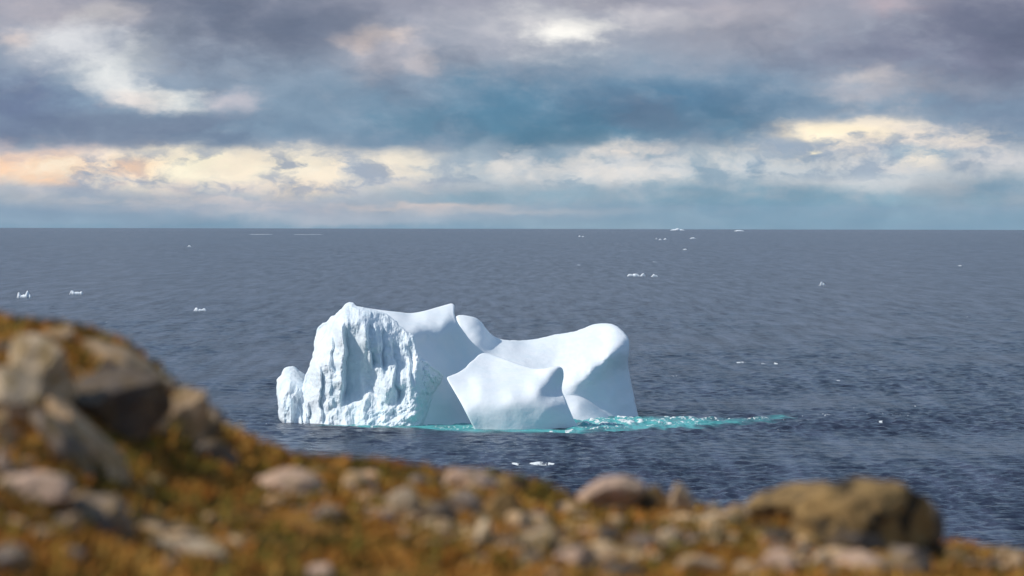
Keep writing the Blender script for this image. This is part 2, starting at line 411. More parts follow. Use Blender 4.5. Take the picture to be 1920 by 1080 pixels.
    faces = np.stack([idx[:-1], nxt[:-1], nxt[1:], idx[1:]], -1).reshape(-1, 4)[:, ::-1]
    o = mesh_obj('sea', np.stack([Xs, Ys, Z], -1).reshape(-1, 3), faces, m, attrs={'turquoise': turq.ravel(), 'foam': foam.ravel()})
    tag(o, kind='structure')
    return o


sea = build_sea()


# ------------------------------------------------------------------ ice
def ice_material(name, bump_scale, bump_dist, rough_cliff=False):
    m, t, b = new_mat(name)
    geo = t.n.new('ShaderNodeTexCoord'); X = geo.outputs['Object']
    n1 = t.noise(X, 0.35, 5, 0.6)
    c = t.mix(t.maprange(n1, 0.35, 0.7), (0.83, 0.87, 0.90), (0.78, 0.85, 0.89))
    if rough_cliff:
        c = t.mix(0.5, c, (0.74, 0.83, 0.88))
        st = t.noise(t.vmath('MULTIPLY', X, (1.0, 1.0, 0.3)), 0.8, 5, 0.6)
        c = t.mix(t.maprange(st, 0.52, 0.70, 0, 0.75), c, (0.62, 0.77, 0.84))
    t.set(b.inputs['Base Color'], c)
    b.inputs['Roughness'].default_value = 0.55
    b.inputs['IOR'].default_value = 1.31
    b.inputs['Specular IOR Level'].default_value = 0.25
    hn = t.noise(t.vmath('MULTIPLY', X, (1, 1, 0.55) if rough_cliff else (1, 1, 1)), bump_scale, 3, 0.55)
    t.set(b.inputs['Normal'], t.bump(hn, 1.0, bump_dist))
    return m


ICE = ice_material('smooth_ice', 0.7, 0.10)
CLIFF = ice_material('fractured_ice', 1.1, 0.30, True)


def resample(poly, step, rnd=0):
    """closed Catmull-Rom through the outline points, evenly resampled"""
    p = np.asarray(poly, float); n = len(p); pts = []
    for i in range(n):
        p0, p1, p2, p3 = p[i - 1], p[i], p[(i + 1) % n], p[(i + 2) % n]
        L = np.linalg.norm(p2 - p1); k = max(2, int(L / (step * 0.5)))
        tt = np.linspace(0, 1, k, endpoint=False)[:, None]
        m1 = (p2 - p0) * 0.5; m2 = (p3 - p1) * 0.5
        lim = L * 1.0
        for mm in (m1, m2):
            l = np.linalg.norm(mm)
            if l > lim: mm *= lim / l
        pts.append((2 * tt ** 3 - 3 * tt ** 2 + 1) * p1 + (tt ** 3 - 2 * tt ** 2 + tt) * m1 + (-2 * tt ** 3 + 3 * tt ** 2) * p2 + (tt ** 3 - tt ** 2) * m2)
    q = np.concatenate(pts); q2 = np.vstack([q, q[:1]])
    s = np.concatenate([[0], np.cumsum(np.linalg.norm(np.diff(q2, axis=0), axis=1))])
    u = np.arange(0, s[-1] - step * 0.4, step)
    return np.stack([np.interp(u, s, q2[:, 0]), np.interp(u, s, q2[:, 1])], 1)


def seg_dist(pts, poly):
    a = poly; b = np.roll(poly, -1, axis=0); ab = b - a
    out_ = np.empty(len(pts))
    for i in range(0, len(pts), 4000):
        p = pts[i:i + 4000, None, :]
        t = np.clip(((p - a) * ab).sum(-1) / np.maximum((ab ** 2).sum(-1), 1e-9), 0, 1)
        out_[i:i + 4000] = np.sqrt((((a + t[..., None] * ab) - p) ** 2).sum(-1)).min(1)
    return out_


def inside_poly(pts, poly):
    x, y = pts[:, 0], pts[:, 1]; r = np.zeros(len(pts), bool)
    j = len(poly) - 1
    for i in range(len(poly)):
        xi, yi = poly[i]; xj, yj = poly[j]
        if yi != yj:
            c = ((yi > y) != (yj > y)) & (x < (xj - xi) * (y - yi) / (yj - yi) + xi)
            r ^= c
        j = i
    return r


def rbf(ctrl, pts, lam=1.6):
    c = np.asarray(ctrl, float); xy = c[:, :2] / 100; v = c[:, 2]; n = len(c)
    def K(r2): return np.where(r2 > 1e-12, r2 * np.log(np.maximum(r2, 1e-12)), 0)
    r2 = ((xy[:, None] - xy[None]) ** 2).sum(-1)
    M = np.zeros((n + 3, n + 3)); M[:n, :n] = K(r2) + np.eye(n) * lam * 0.02
    M[:n, n] = 1; M[:n, n + 1:] = xy; M[n, :n] = 1; M[n + 1:, :n] = xy.T
    s = np.linalg.solve(M, np.concatenate([v, [0, 0, 0]]))
    p = pts / 100; o = np.empty(len(p))
    for i in range(0, len(p), 8000):
        q = p[i:i + 8000]
        o[i:i + 8000] = K(((q[:, None] - xy[None]) ** 2).sum(-1)) @ s[:n] + s[n] + q @ s[n + 1:]
    return o


ICE_ORG = at(860, 800, 800)


def ice_solid(name, poly, ctrl, mat, parent, step=1.3, detail=None, thick=9.0, rim=(5.0, 0.5), jag=0.0, seed=0):
    ol = resample(poly, step)
    if jag:
        s = np.arange(len(ol)) * step
        nrm = np.roll(ol, -1, 0) - np.roll(ol, 1, 0); nrm /= np.maximum(np.linalg.norm(nrm, axis=1), 1e-6)[:, None]
        ol = ol + np.stack([nrm[:, 1], -nrm[:, 0]], 1) * (jag * fbm(s / 9, 0 * s, 0 * s, seed + 70, 3))[:, None]
    lo, hi_ = ol.min(0), ol.max(0)
    gx, gy = np.meshgrid(np.arange(lo[0], hi_[0], step), np.arange(lo[1], hi_[1], step * 0.87))
    gx = gx + (np.arange(gx.shape[0]) % 2)[:, None] * step * 0.5
    g = np.stack([gx.ravel(), gy.ravel()], 1)
    g = g[inside_poly(g, ol)]
    g = g[seg_dist(g, ol) > step * 0.6]
    allp = np.vstack([ol, g])
    nb = len(ol)
    vs, _, fs, ov, _, _ = delaunay_2d_cdt([Vector(p) for p in allp], [], [list(range(nb))], 1, 1e-6)
    V2 = np.array([(v.x, v.y) for v in vs]); T = np.array([f for f in fs if len(f) == 3], int)
    dist = seg_dist(V2, ol); onb = dist < 1e-3
    dep = rbf(ctrl, V2)
    if detail is not None: dep = dep + detail(V2[:, 0], V2[:, 1]) * smooth(dist, 0, 6)
    rw, rd = rim
    tt = np.clip(1 - dist / rw, 0, 1)
    front = dep + rd * (1 - np.sqrt(np.maximum(1 - tt ** 2, 0)))
    back = np.maximum(front, dep + rd) + 0.02 + thick * np.sqrt(np.clip(dist / 45, 0, 1.5))
    n = len(V2)
    P1 = at(V2[:, 0], V2[:, 1], front); P2 = at(V2[:, 0], V2[:, 1], back)
    m2 = np.arange(n) + n
    m2[onb] = np.arange(n)[onb]
    F1 = T
    F2 = m2[T][:, ::-1]
    Vv = np.vstack([P1, P2]); Ff = np.vstack([F1, F2])
    used = np.unique(Ff); remap = -np.ones(len(Vv), int); remap[used] = np.arange(len(used))
    Vv, Ff = Vv[used], remap[Ff]
    # outward winding: front faces look towards the camera (-Y)
    a, b, c = (Vv[Ff[0, i]] for i in range(3))
    if np.cross(b - a, c - a)[1] > 0: Ff = Ff[:, ::-1]
    o = mesh_obj(name, Vv - ICE_ORG, Ff, mat, parent)
    return o


berg = bpy.data.objects.new('iceberg', None); COL.objects.link(berg); berg.location = ICE_ORG
tag(berg, 'large white iceberg with a fluted cliff, a smooth saddle and a fin', 'iceberg')

# fluted cliff block (nearest, left)
A_poly = [(545, 800), (556, 770), (566, 730), (574, 702), (585, 670), (590, 640), (595, 616), (603, 607), (613, 604), (620, 595), (634, 585), (645, 573), (653, 566),
          (660, 568), (670, 573), (686, 578), (706, 583), (726, 590), (745, 605), (762, 620), (776, 631), (781, 652), (790, 670), (806, 681), (822, 695), (831, 704),
          (826, 718), (815, 738), (803, 768), (795, 800), (793, 818), (690, 820), (545, 815)]
A_ctrl = [(545, 798, 806), (560, 815, 804), (570, 730, 807), (590, 640, 811), (600, 620, 812), (655, 570, 812), (640, 600, 804.0), (600, 760, 802), (600, 700, 803), (625, 640, 803),
          (650, 798, 798.5), (650, 700, 800.8), (700, 800, 797.0), (700, 745, 799.4), (700, 680, 800.3), (700, 610, 802.3), (690, 580, 807), (740, 612, 804.5), (745, 680, 800.2),
          (760, 740, 798.6), (760, 798, 796.5), (776, 636, 803.2), (788, 674, 801.8), (785, 700, 799.8), (786, 740, 798.6), (788, 800, 797.2), (806, 688, 801.8), (828, 705, 804.6), (820, 720, 804.2), (812, 738, 803.2), (802, 768, 800.2), (797, 800, 798.6), (650, 818, 797), (760, 818, 795)]


def A_detail(x, y):
    # chute with a ridge on its left that throws it into shade
    xc = 640 + 5 * np.sin((y - 620) / 40) + 4 * vnoise(y / 22, 0, 0, 3)
    u = x - xc
    yw = smooth(y, 596, 640) * smooth(y, 765, 735)
    prof = np.where(u < 0, 0, np.where(u < 7, u / 7, np.clip(1 - (u - 7) / 42, 0, 1)))
    prof = prof - 0.35 * np.exp(-((u + 4) / 7) ** 2)
    d = 2.6 * prof * yw
    # small gullies left of it
    for (x0, y0, y1, wd, a) in [(597, 690, 800, 14, 1.3), (560, 735, 800, 12, 1.8), (618, 620, 700, 10, 1.0), (690, 605, 690, 12, 1.5), (712, 612, 700, 12, 1.2),
                                (735, 640, 760, 12, 1.2), (765, 650, 720, 9, 1.0), (575, 760, 810, 13, 1.5)]:
        u = x - x0 - 4 * vnoise(y / 18, x0, 0, 8) - (y - y0) * 0.06
        d += a * np.where(u < 0, 0, np.where(u < 4, u / 4, np.clip(1 - (u - 4) / wd, 0, 1))) * smooth(y, y0 - 8, y0 + 14) * smooth(y, y1 + 5, y1 - 15)
    flute = fbm(x / 25, y / 85, 0, 21, 4, 0.48)
    rid = np.abs(fbm(x / 11, y / 34, 3, 22, 3, 0.55))
    chunk = fbm(x / 9, y / 11, 0, 23, 4, 0.6)
    soft = 1 - 0.75 * smooth(x - xc, 2, 10) * smooth(x - xc, 48, 30) * yw
    right = smooth(x - (y - 640) * 0.15, 790, 755)
    big = fbm(x / 38, y / 60, 1, 29, 3, 0.5)
    d += (0.9 * big + 0.62 * flute - 0.2 * rid + 0.14 * chunk) * soft * (0.15 + 0.85 * right)
    d += (1 - right) * 0.45 * fbm(x / 9, y / 12, 2, 26, 4, 0.6)
    # slide debris at the foot
    tal = smooth(y, 735 + (770 - x) * 0.25, 775 + (770 - x) * 0.15) * smooth(x, 660, 710) * smooth(x, 800, 780)
    d += tal * (-0.6 + 0.55 * fbm(x / 13 + y / 22, y / 13, 0, 24, 4, 0.5))
    return d


ice_solid('cliff', A_poly, A_ctrl, CLIFF, berg, 0.9, A_detail, 8, (4, 0.4), 1.2, 1)

# low lump at the left foot
F_poly = [(533, 797), (524, 786), (521, 762), (519, 735), (519, 713), (527, 702), (533, 691), (542, 687), (552, 688), (560, 694), (573, 702), (592, 712), (598, 760), (596, 815), (545, 816)]
F_ctrl = [(533, 800, 806), (560, 800, 803.5), (522, 760, 808), (521, 715, 811), (530, 760, 806), (545, 720, 807.5), (545, 690, 813), (575, 706, 813), (560, 760, 805.5), (540, 780, 805), (590, 790, 806), (565, 725, 808.5)]
ice_solid('side_lump', F_poly, F_ctrl, CLIFF, berg, 1.0,
          lambda x, y: 0.5 * fbm(x / 12, y / 30, 0, 41, 4, 0.55) * smooth(y, 700, 740) + 1.3 * smooth(x, 545, 552) * smooth(x, 575, 560) * smooth(y, 738, 760), 6, (5, 0.8), 0.9, 5)

# shaded inner wall with the lit upper rim
B_poly = [(640, 640), (655, 572), (672, 575), (692, 578), (720, 582), (748, 585), (770, 587), (795, 583), (820, 576), (838, 571), (847, 569), (852, 573), (852, 588), (858, 604), (870, 622), (884, 640),
          (903, 657), (915, 668), (930, 700), (925, 760), (905, 818), (770, 818), (700, 720)]
B_ctrl = [(660, 575, 818), (700, 580, 824), (770, 588, 827), (820, 577, 828), (848, 570, 829), (740, 606, 811), (778, 611, 811.0), (833, 602, 817), (850, 585, 825), (800, 640, 810.5), (840, 640, 815), (880, 640, 822), (905, 659, 825),
          (780, 700, 804), (820, 700, 807.5), (860, 690, 814), (900, 690, 819), (800, 760, 801), (840, 760, 804), (880, 770, 809), (800, 800, 798.5), (840, 803, 801), (885, 805, 805), (925, 760, 815), (700, 720, 808), (870, 818, 799.5), (790, 818, 797),
          (800, 597, 818), (760, 596, 819), (826, 589, 823)]
ice_solid('inner_wall', B_poly, B_ctrl, ICE, berg, 1.5, lambda x, y: 0.25 * fbm(x / 40, y / 40, 0, 51, 3), 10, (3.5, 0.5))

# front ramp rising to the fin
C_poly = [(838, 709), (846, 704), (858, 699), (872, 690), (880, 681), (890, 673), (897, 666), (906, 662), (920, 664), (935, 669), (955, 676), (980, 685), (1003, 691), (1020, 691), (1035, 688), (1048, 687), (1055, 692),
          (1057, 705), (1054, 722), (1054, 734), (1060, 748), (1068, 768), (1077, 788), (1087, 806), (1092, 822), (990, 824), (900, 822), (887, 800), (874, 775), (862, 752), (848, 728)]
C_ctrl = [(838, 709, 796.5), (872, 690, 801), (906, 663, 808), (850, 725, 793.2), (887, 800, 784.2), (940, 805, 783.7), (1000, 808, 784.0), (1060, 808, 785.6), (1086, 806, 788), (868, 748, 786.8), (880, 720, 794.5), (920, 700, 799.5), (960, 679, 803.5), (1005, 692, 799),
          (900, 768, 784.4), (900, 748, 785.5), (900, 726, 789.8), (940, 742, 786.2), (960, 775, 783.9), (960, 757, 784.1), (960, 741, 785.2), (960, 712, 794), (1000, 720, 788.5), (1000, 748, 784.8), (1000, 772, 784.1), (1040, 780, 785.0), (1030, 758, 785.0), (1062, 770, 786.8), (1075, 790, 787.3),
          (985, 722, 790.0), (1012, 727, 786.8), (1022, 741, 786.6), (1030, 715, 790.6), (1048, 700, 794.4), (1050, 722, 794), (1044, 736, 791.6), (1046, 689, 794), (1052, 752, 787.6), (1040, 750, 786.4), (1020, 693, 794.5), (940, 824, 783.5), (1050, 824, 785.0), (890, 824, 784.2), (925, 782, 783.9)]
ice_solid('fin', C_poly, C_ctrl, ICE, berg, 1.4, lambda x, y: 0.08 * fbm(x / 60, y / 50, 0, 52, 3), 9, (3, 0.35))

# ledge at the foot of the rear hump
E_poly = [(1040, 742), (1052, 737), (1066, 736), (1082, 740), (1102, 750), (1124, 765), (1142, 777), (1154, 788), (1158, 800), (1040, 806)]
E_ctrl = [(1055, 738, 829), (1080, 741, 829), (1125, 766, 829.5), (1152, 786, 830), (1060, 770, 823.5), (1085, 760, 824.5), (1090, 790, 821), (1120, 785, 824), (1060, 800, 818), (1150, 800, 826)]
ice_solid('ledge', E_poly, E_ctrl, ICE, berg, 1.5, None, 6, (4, 0.5))

# rear hump with the horn at its left end
D_poly = [(855, 594), (862, 591), (875, 592), (886, 594), (895, 598), (904, 606), (914, 619), (926, 630), (942, 636), (962, 638), (985, 638), (1008, 635), (1030, 630), (1048, 626), (1075, 622), (1098, 614), (1117, 607),
          (1138, 606), (1150, 609), (1160, 614), (1171, 624), (1179, 636), (1180, 655), (1178, 680), (1181, 705), (1187, 735), (1193, 762), (1198, 784), (1202, 802), (1040, 806), (900, 790), (880, 690), (880, 652), (868, 628), (859, 608)]
D_ctrl = [(858, 596, 850), (885, 596, 850), (900, 605, 850), (930, 633, 853), (985, 639, 856), (1048, 628, 857), (1100, 614, 856), (1140, 607, 854), (1168, 622, 848), (880, 622, 844), (905, 640, 842.5), (900, 655, 840),
          (940, 660, 843), (980, 680, 838), (960, 650, 848), (1020, 660, 846), (1040, 690, 837.5), (1080, 650, 846), (1095, 678, 834.5), (1080, 714, 829.6), (1130, 640, 844.5), (1150, 648, 837), (1168, 640, 840), (1178, 640, 843.5), (1140, 662, 833.8), (1110, 690, 831),
          (1179, 680, 840.5), (1160, 690, 837), (1130, 712, 833), (1090, 732, 829.8), (1188, 740, 837.5), (1150, 740, 832.6), (1110, 755, 830.2), (1196, 783, 834), (1150, 785, 830), (1058, 735, 828.6), (1060, 790, 827), (1198, 800, 833), (1100, 800, 826), (900, 760, 832)]
ice_solid('rear_hump', D_poly, D_ctrl, ICE, berg, 1.6, lambda x, y: 0.35 * fbm(x / 50, y / 30, 0, 53, 3) + 0.07 * fbm(x / 9, y / 6, 0, 54, 3) * smooth(x, 990, 1060) * smooth(y, 730, 690), 14, (4, 0.6), 0.5, 9)


# floating ice on the open water: each a small irregular berg of its own
def floe(name, label, cat, px, py, wpx, hpx, humps, seed, group=None):
    if py < 500: wpx, hpx = wpx * 0.8, hpx * 0.6     # the far pieces lie low
    Y = float(sea_depth(px, py)); c = at(px, py, Y); s = Y / F
    nx, ny = 40, 16
    u, v = np.meshgrid(np.linspace(-1, 1, nx), np.linspace(-1, 1, ny))
    prof = np.zeros_like(u)
    for (hx, hw, hh) in humps:
        prof = np.maximum(prof, hh * np.exp(-np.abs((u - hx) / (hw * 1.15)) ** 2.6))
    prof *= np.sqrt(np.maximum(1 - v ** 2, 0)) ** 0.8 * np.clip((1 - u ** 2) * 6, 0, 1)
    prof *= 1 + 0.22 * fbm(u * 4, v * 2, seed, seed, 3)
    W, H = wpx * s, hpx * s * 0.72
    dpt = max(W * 0.45, 1.0)
    top_ = np.stack([u * W / 2, v * dpt / 2 * (1 + 0.2 * fbm(u * 3, seed, 0, seed, 2)), prof * H], -1)
    bot = np.stack([u * W / 2 * 0.85, v * dpt / 2 * 0.85, -0.25 * H - 0.2 + 0 * u], -1)
    V = np.vstack([top_.reshape(-1, 3), bot.reshape(-1, 3)]); n = nx * ny
    idx = np.arange(n).reshape(ny, nx)
    q = np.stack([idx[:-1, :-1], idx[:-1, 1:], idx[1:, 1:], idx[1:, :-1]], -1).reshape(-1, 4)
    ring = np.concatenate([idx[0, :-1], idx[:-1, -1], idx[-1, :0:-1], idx[:0:-1, 0]])
    rn = np.roll(ring, -1)
    side = np.stack([ring, ring + n, rn + n, rn], -1)
    o = mesh_obj(name, V, np.vstack([q, q[:, ::-1] + n, side]), ICE)
    zs = -(c[0] ** 2 + c[1] ** 2) / (2 * RE)
    o.location = (c[0], c[1], zs + 0.05)
    tag(o, label, cat, group)
    return o


G1 = 'small ice pieces drifting on the open sea'
FLOES = [
    ('two horned white ice chunk with a deep notch, farthest left on the sea', 45, 558, 26, 15, [(-.75, .22, .8), (.0, .7, .42), (.5, .3, 1), (.75, .25, .6)]),
    ('low flat topped white ice chunk just right of the two horned one', 143, 552, 25, 9, [(-.6, .3, 1), (.2, .6, .72), (.75, .2, .9)]),
    ('thin white ice sliver with a raised left end above the left hill', 375, 583, 24, 8, [(-.55, .28, .95), (.1, .5, .45), (.65, .28, .75)]),
    ('tiny lone ice chip far out on the left, under the bright cloud band', 355, 462.5, 9, 5, [(0, .6, 1)]),
    ('longest flat white floe, leftmost of the row of three floes', 1188, 518, 24, 6.5, [(-.5, .4, .8), (.3, .5, 1)]),
    ('short rounded floe in the middle of the row of three floes', 1205, 518, 11, 7, [(0.1, .6, 1)]),
    ('small low floe at the right end of the row of three floes', 1227, 519, 13, 6, [(-.1, .5, 1), (.5, .4, .6)]),
    ('lone pointed white ice lump on the open sea at the right', 1541, 535, 12, 9, [(-.1, .35, 1), (.4, .5, .6)]),
    ('pair of faint ice tips below the pale horizon, left of the far iceberg', 1090, 444, 13, 5, [(-.6, .25, 1), (.6, .3, .6)]),
    ('smallest ice chip at the left of the tight trio beneath the far iceberg', 1231, 448.5, 5, 5, [(0, .5, 1)]),
    ('lowest ice chip, middle of the tight trio beneath the far iceberg', 1238, 450, 8, 4, [(0, .6, 1)]),
    ('brightest ice chip at the right of the tight trio beneath the far iceberg', 1247, 449.5, 9, 5.5, [(.1, .55, 1)]),
    ('flat ice sliver just right of and below the far iceberg', 1299, 447.5, 14, 5, [(0, .7, 1)]),
    ('slanted faint ice chip floating lowest beneath the far iceberg', 1284, 468.5, 10, 4.5, [(.3, .5, 1), (-.4, .4, .5)]),
]
for i, (lb, px, py, wp, hp, hm) in enumerate(FLOES):
    floe('ice_floe', lb, 'ice floe', px, py, wp, hp, hm, 100 + i, G1)
floe('distant_iceberg', 'pale peaked iceberg standing on the horizon', 'iceberg', 1270, 432.0, 34, 8.5, [(0.05, .34, 1), (-.35, .5, .6), (.4, .45, .55)], 200)
floe('distant_iceberg', 'thin flat sliver of ice on the horizon, right of the peaked far iceberg', 'iceberg', 1386, 433.6, 24, 4.5, [(0, .8, 1)], 201)
floe('ice_strip', 'faint long strip of pack ice near the horizon, the left one of two', 'pack ice', 489, 439.6, 54, 0.75, [(-.4, .6, 1), (.4, .6, .9)], 202)
floe('ice_strip', 'faint long strip of pack ice near the horizon, the right one of two', 'pack ice', 578, 439.9, 66, 0.6, [(-.5, .5, .9), (.3, .6, 1)], 203)


# ------------------------------------------------------------------ land: tundra headland in front
CREST = [(-2600, 640), (-900, 612), (-300, 600), (0, 597), (90, 603), (170, 614), (240, 650), (290, 700), (340, 752), (400, 806), (440, 822), (500, 846), (560, 860), (640, 868), (720, 876), (800, 886), (860, 893), (950, 905),
         (1010, 920), (1060, 936), (1100, 942), (1200, 948), (1300, 958), (1380, 968), (1450, 972), (1560, 985), (1680, 1008), (1750, 1026), (1800, 1024), (1850, 1032), (1920, 1042), (2200, 1050), (4500, 1060)]
YC = 30.0
_cp = np.array(CREST, float)
_cx = (_cp[:, 0] - 960) / F * YC
_cz = at(_cp[:, 0], _cp[:, 1], np.full(len(_cp), YC))[:, 2]


def zland(X, Y):
    X = np.asarray(X, float); Y = np.asarray(Y, float)
    zc = np.interp(X, _cx, _cz)
    zn = np.interp(X, [-3, 0, 3], [28.32, 28.3, 28.22])
    t = np.clip((YC - Y) / 15.0, 0, 1)
    front = zc + (zn - zc) * (t ** 1.15)
    k = np.maximum(Y - YC, 0)
    z = np.where(Y <= YC, front, zc - 0.12 * k - 0.014 * k ** 2)
    z = z - 0.03 * np.maximum(np.abs(X) - 8, 0) ** 2
    z = z - 0.012 * np.maximum(-Y - 5, 0) ** 2
    hum = 0.035 * fbm(X / 0.55, Y / 0.9, 0, 81, 3) + 0.012 * fbm(X / 0.12, Y / 0.18, 0, 82, 3)
    return z + hum * smooth(np.abs(X), 40, 5) * smooth(Y, 60, 33) * smooth(Y, 5, 10)


GROUND_COLS = [tuple(1.4 * v for v in c) for c in [(0.035, 0.020, 0.007), (0.215, 0.082, 0.017), (0.275, 0.128, 0.025), (0.265, 0.165, 0.042), (0.120, 0.088, 0.016)]]


def build_ground():
    m, t, b = new_mat('tundra_ground')
    X = t.n.new('ShaderNodeTexCoord').outputs['Object']
    n1 = t.noise(X, 1.9, 5, 0.6); n2 = t.noise(t.vmath('ADD', X, (9, 3, 1)), 6.5, 5, 0.65); n3 = t.noise(X, 30, 4, 0.6)
    f = t.math('ADD', t.math('MULTIPLY', n1, 0.55), t.math('MULTIPLY', n2, 0.45))
    c = t.ramp(f, [(0.36, GROUND_COLS[0]), (0.455, GROUND_COLS[4]), (0.51, GROUND_COLS[1]), (0.58, GROUND_COLS[2]), (0.68, GROUND_COLS[3])])
    c = t.mix(1.0, c, t.ramp(n3, [(0.3, (0.6, 0.6, 0.6)), (0.7, (1.35, 1.35, 1.35))]), 'MULTIPLY')
    t.set(b.inputs['Base Color'], c); b.inputs['Roughness'].default_value = 0.95
    b.inputs['Specular IOR Level'].default_value = 0.1
    t.set(b.inputs['Normal'], t.bump(t.noise(X, 22, 5, 0.65), 1.0, 0.05))
    xs = np.concatenate([np.linspace(-50, -6, 30), np.arange(-5.8, -3.2, 0.15), np.arange(-3.2, 3.2, 0.025), np.arange(3.2, 5.8, 0.15), np.linspace(6, 50, 30)])
    ys = np.concatenate([np.linspace(-70, 12, 40), np.arange(12.5, 17, 0.2), np.arange(17, 31.5, 0.04), np.arange(31.6, 40, 0.25), np.linspace(41, 100, 30)])
    A, B = np.meshgrid(xs, ys)
    Z = zland(A, B)
    ny, nx = A.shape; idx = np.arange(ny * nx).reshape(ny, nx)
    q = np.stack([idx[:-1, :-1], idx[:-1, 1:], idx[1:, 1:], idx[1:, :-1]], -1).reshape(-1, 4)
    o = mesh_obj('ground', np.stack([A, B, Z], -1).reshape(-1, 3), q, m)
    tag(o, kind='structure')


build_ground()


def ground_hit(px, py):
    """distance at which the sight line through a pixel meets the headland"""
    Ys = np.arange(14, 32, 0.02)
    p = at(np.full(len(Ys), px), np.full(len(Ys), py), Ys)
    h = np.nonzero(p[:, 2] < zland(p[:, 0], Ys))[0]
    return float(Ys[h[0]]) if len(h) else YC - 0.05


def build_grass():
    rng = np.random.RandomState(11)
    N = 70000
    px = rng.uniform(-350, 2270, N)
    Yr = 18.5 + 12.2 * rng.rand(N) ** 0.8
    X = (px - 960) / F * Yr
    pch = fbm(X / 0.5, Yr / 0.8, 0, 91, 3)
    pc2 = fbm(X / 0.16, Yr / 0.25, 0, 95, 3)
    keep = (pch + rng.rand(N) * 0.9) > -0.1
    X, Yr, pch, pc2 = X[keep], Yr[keep], pch[keep], pc2[keep]; N = len(X)
    Z = zland(X, Yr)
    base = np.stack([X, Yr, Z - 0.005], -1)
    ang = rng.rand(N) * math.pi
    h = 0.018 + 0.040 * rng.rand(N) ** 1.5 + 0.012 * np.clip(pch, 0, 1)
    wd = 0.010 + 0.014 * rng.rand(N)
    lean = rng.randn(N, 2) * 0.35
    dx = np.stack([np.cos(ang), np.sin(ang), 0 * ang], -1) * wd[:, None]
    up = np.stack([lean[:, 0] * h + h * 0.35, lean[:, 1] * h, h], -1)
    v = np.stack([base - dx, base + dx, base + dx * 0.55 + up * 0.65, base - dx * 0.4 + up], 1).reshape(-1, 3)
    f = np.arange(N * 4).reshape(-1, 4)
    g = np.array([(0.165, 0.062, 0.013), (0.205, 0.100, 0.021), (0.220, 0.145, 0.040), (0.095, 0.078, 0.014), (0.045, 0.028, 0.010)])
    s = np.clip((pch * 0.55 + pc2 * 0.45 + rng.randn(N) * 0.30) * 2.2 + 1.6, 0, 3.999)
    order = np.array([4, 3, 0, 1, 2]); i0 = s.astype(int); fr = (s - i0)[:, None]
    c = g[order[i0]] * (1 - fr) + g[order[np.minimum(i0 + 1, 4)]] * fr
    c = c * (1.7 + 0.85 * rng.rand(N))[:, None]
    m, t, b = new_mat('autumn_grass')
    t.set(b.inputs['Base Color'], attr(t, 'tint').outputs['Color']); b.inputs['Roughness'].default_value = 0.9
    b.inputs['Specular IOR Level'].default_value = 0.1
    o = mesh_obj('grass', v, f, m, attrs={'tint': np.repeat(c, 4, 0)}, shade=False)
    tag(o, 'rust and olive autumn grass covering the headland', kind='stuff')


build_grass()

ROCKS_M = {}


def rock_mat(kind):
    if kind in ROCKS_M: return ROCKS_M[kind]
    base, alt, lich, la = {
        'tan': ((0.62, 0.43, 0.26), (0.42, 0.29, 0.18), (0.30, 0.17, 0.04), 0.6),
        'pink': ((0.70, 0.47, 0.33), (0.54, 0.37, 0.27), (0.30, 0.22, 0.08), 0.35),
        'pale': ((0.66, 0.50, 0.33), (0.46, 0.35, 0.24), (0.30, 0.19, 0.05), 0.65),
        'grey': ((0.33, 0.25, 0.19), (0.16, 0.135, 0.12), (0.32, 0.20, 0.06), 0.6),
        'dark': ((0.190, 0.145, 0.105), (0.105, 0.085, 0.072), (0.16, 0.10, 0.035), 0.45),
        'moss': ((0.38, 0.24, 0.095), (0.27, 0.165, 0.065), (0.040, 0.032, 0.022), 0.95),
    }[kind]
    m, t, b = new_mat('rock_' + kind)
    X = t.n.new('ShaderNodeTexCoord').outputs['Object']
    oi = t.n.new('ShaderNodeObjectInfo').outputs['Random']
    Xo = t.vmath('ADD', X, t.combine(t.math('MULTIPLY', oi, 37.0), t.math('MULTIPLY', oi, 11.0), 0.0))
    n1 = t.noise(Xo, 7, 5, 0.6); n2 = t.noise(t.vmath('ADD', Xo, (5, 2, 8)), 5.5 if kind == 'moss' else 10, 5, 0.6); n3 = t.noise(Xo, 60, 4, 0.6)
    c = t.mix(t.maprange(n1, 0.38, 0.62), base, alt)
    c = t.mix(t.maprange(n2, 0.48, 0.60, 0, la), c, lich)
    c = t.mix(1.0, c, t.ramp(n3, [(0.3, (0.7, 0.7, 0.7)), (0.7, (1.25, 1.25, 1.25))]), 'MULTIPLY')
    t.set(b.inputs['Base Color'], c); b.inputs['Roughness'].default_value = 0.9
    b.inputs['Specular IOR Level'].default_value = 0.2
    t.set(b.inputs['Normal'], t.bump(t.noise(Xo, 24, 6, 0.65), 1.0, 0.03))
    ROCKS_M[kind] = m
    return m


_bm = bmesh.new(); bmesh.ops.create_icosphere(_bm, subdivisions=5, radius=1.0)
SPH = np.array([v.co[:] for v in _bm.verts]); SPHF = np.array([[v.index for v in f.verts] for f in _bm.faces]); _bm.free()


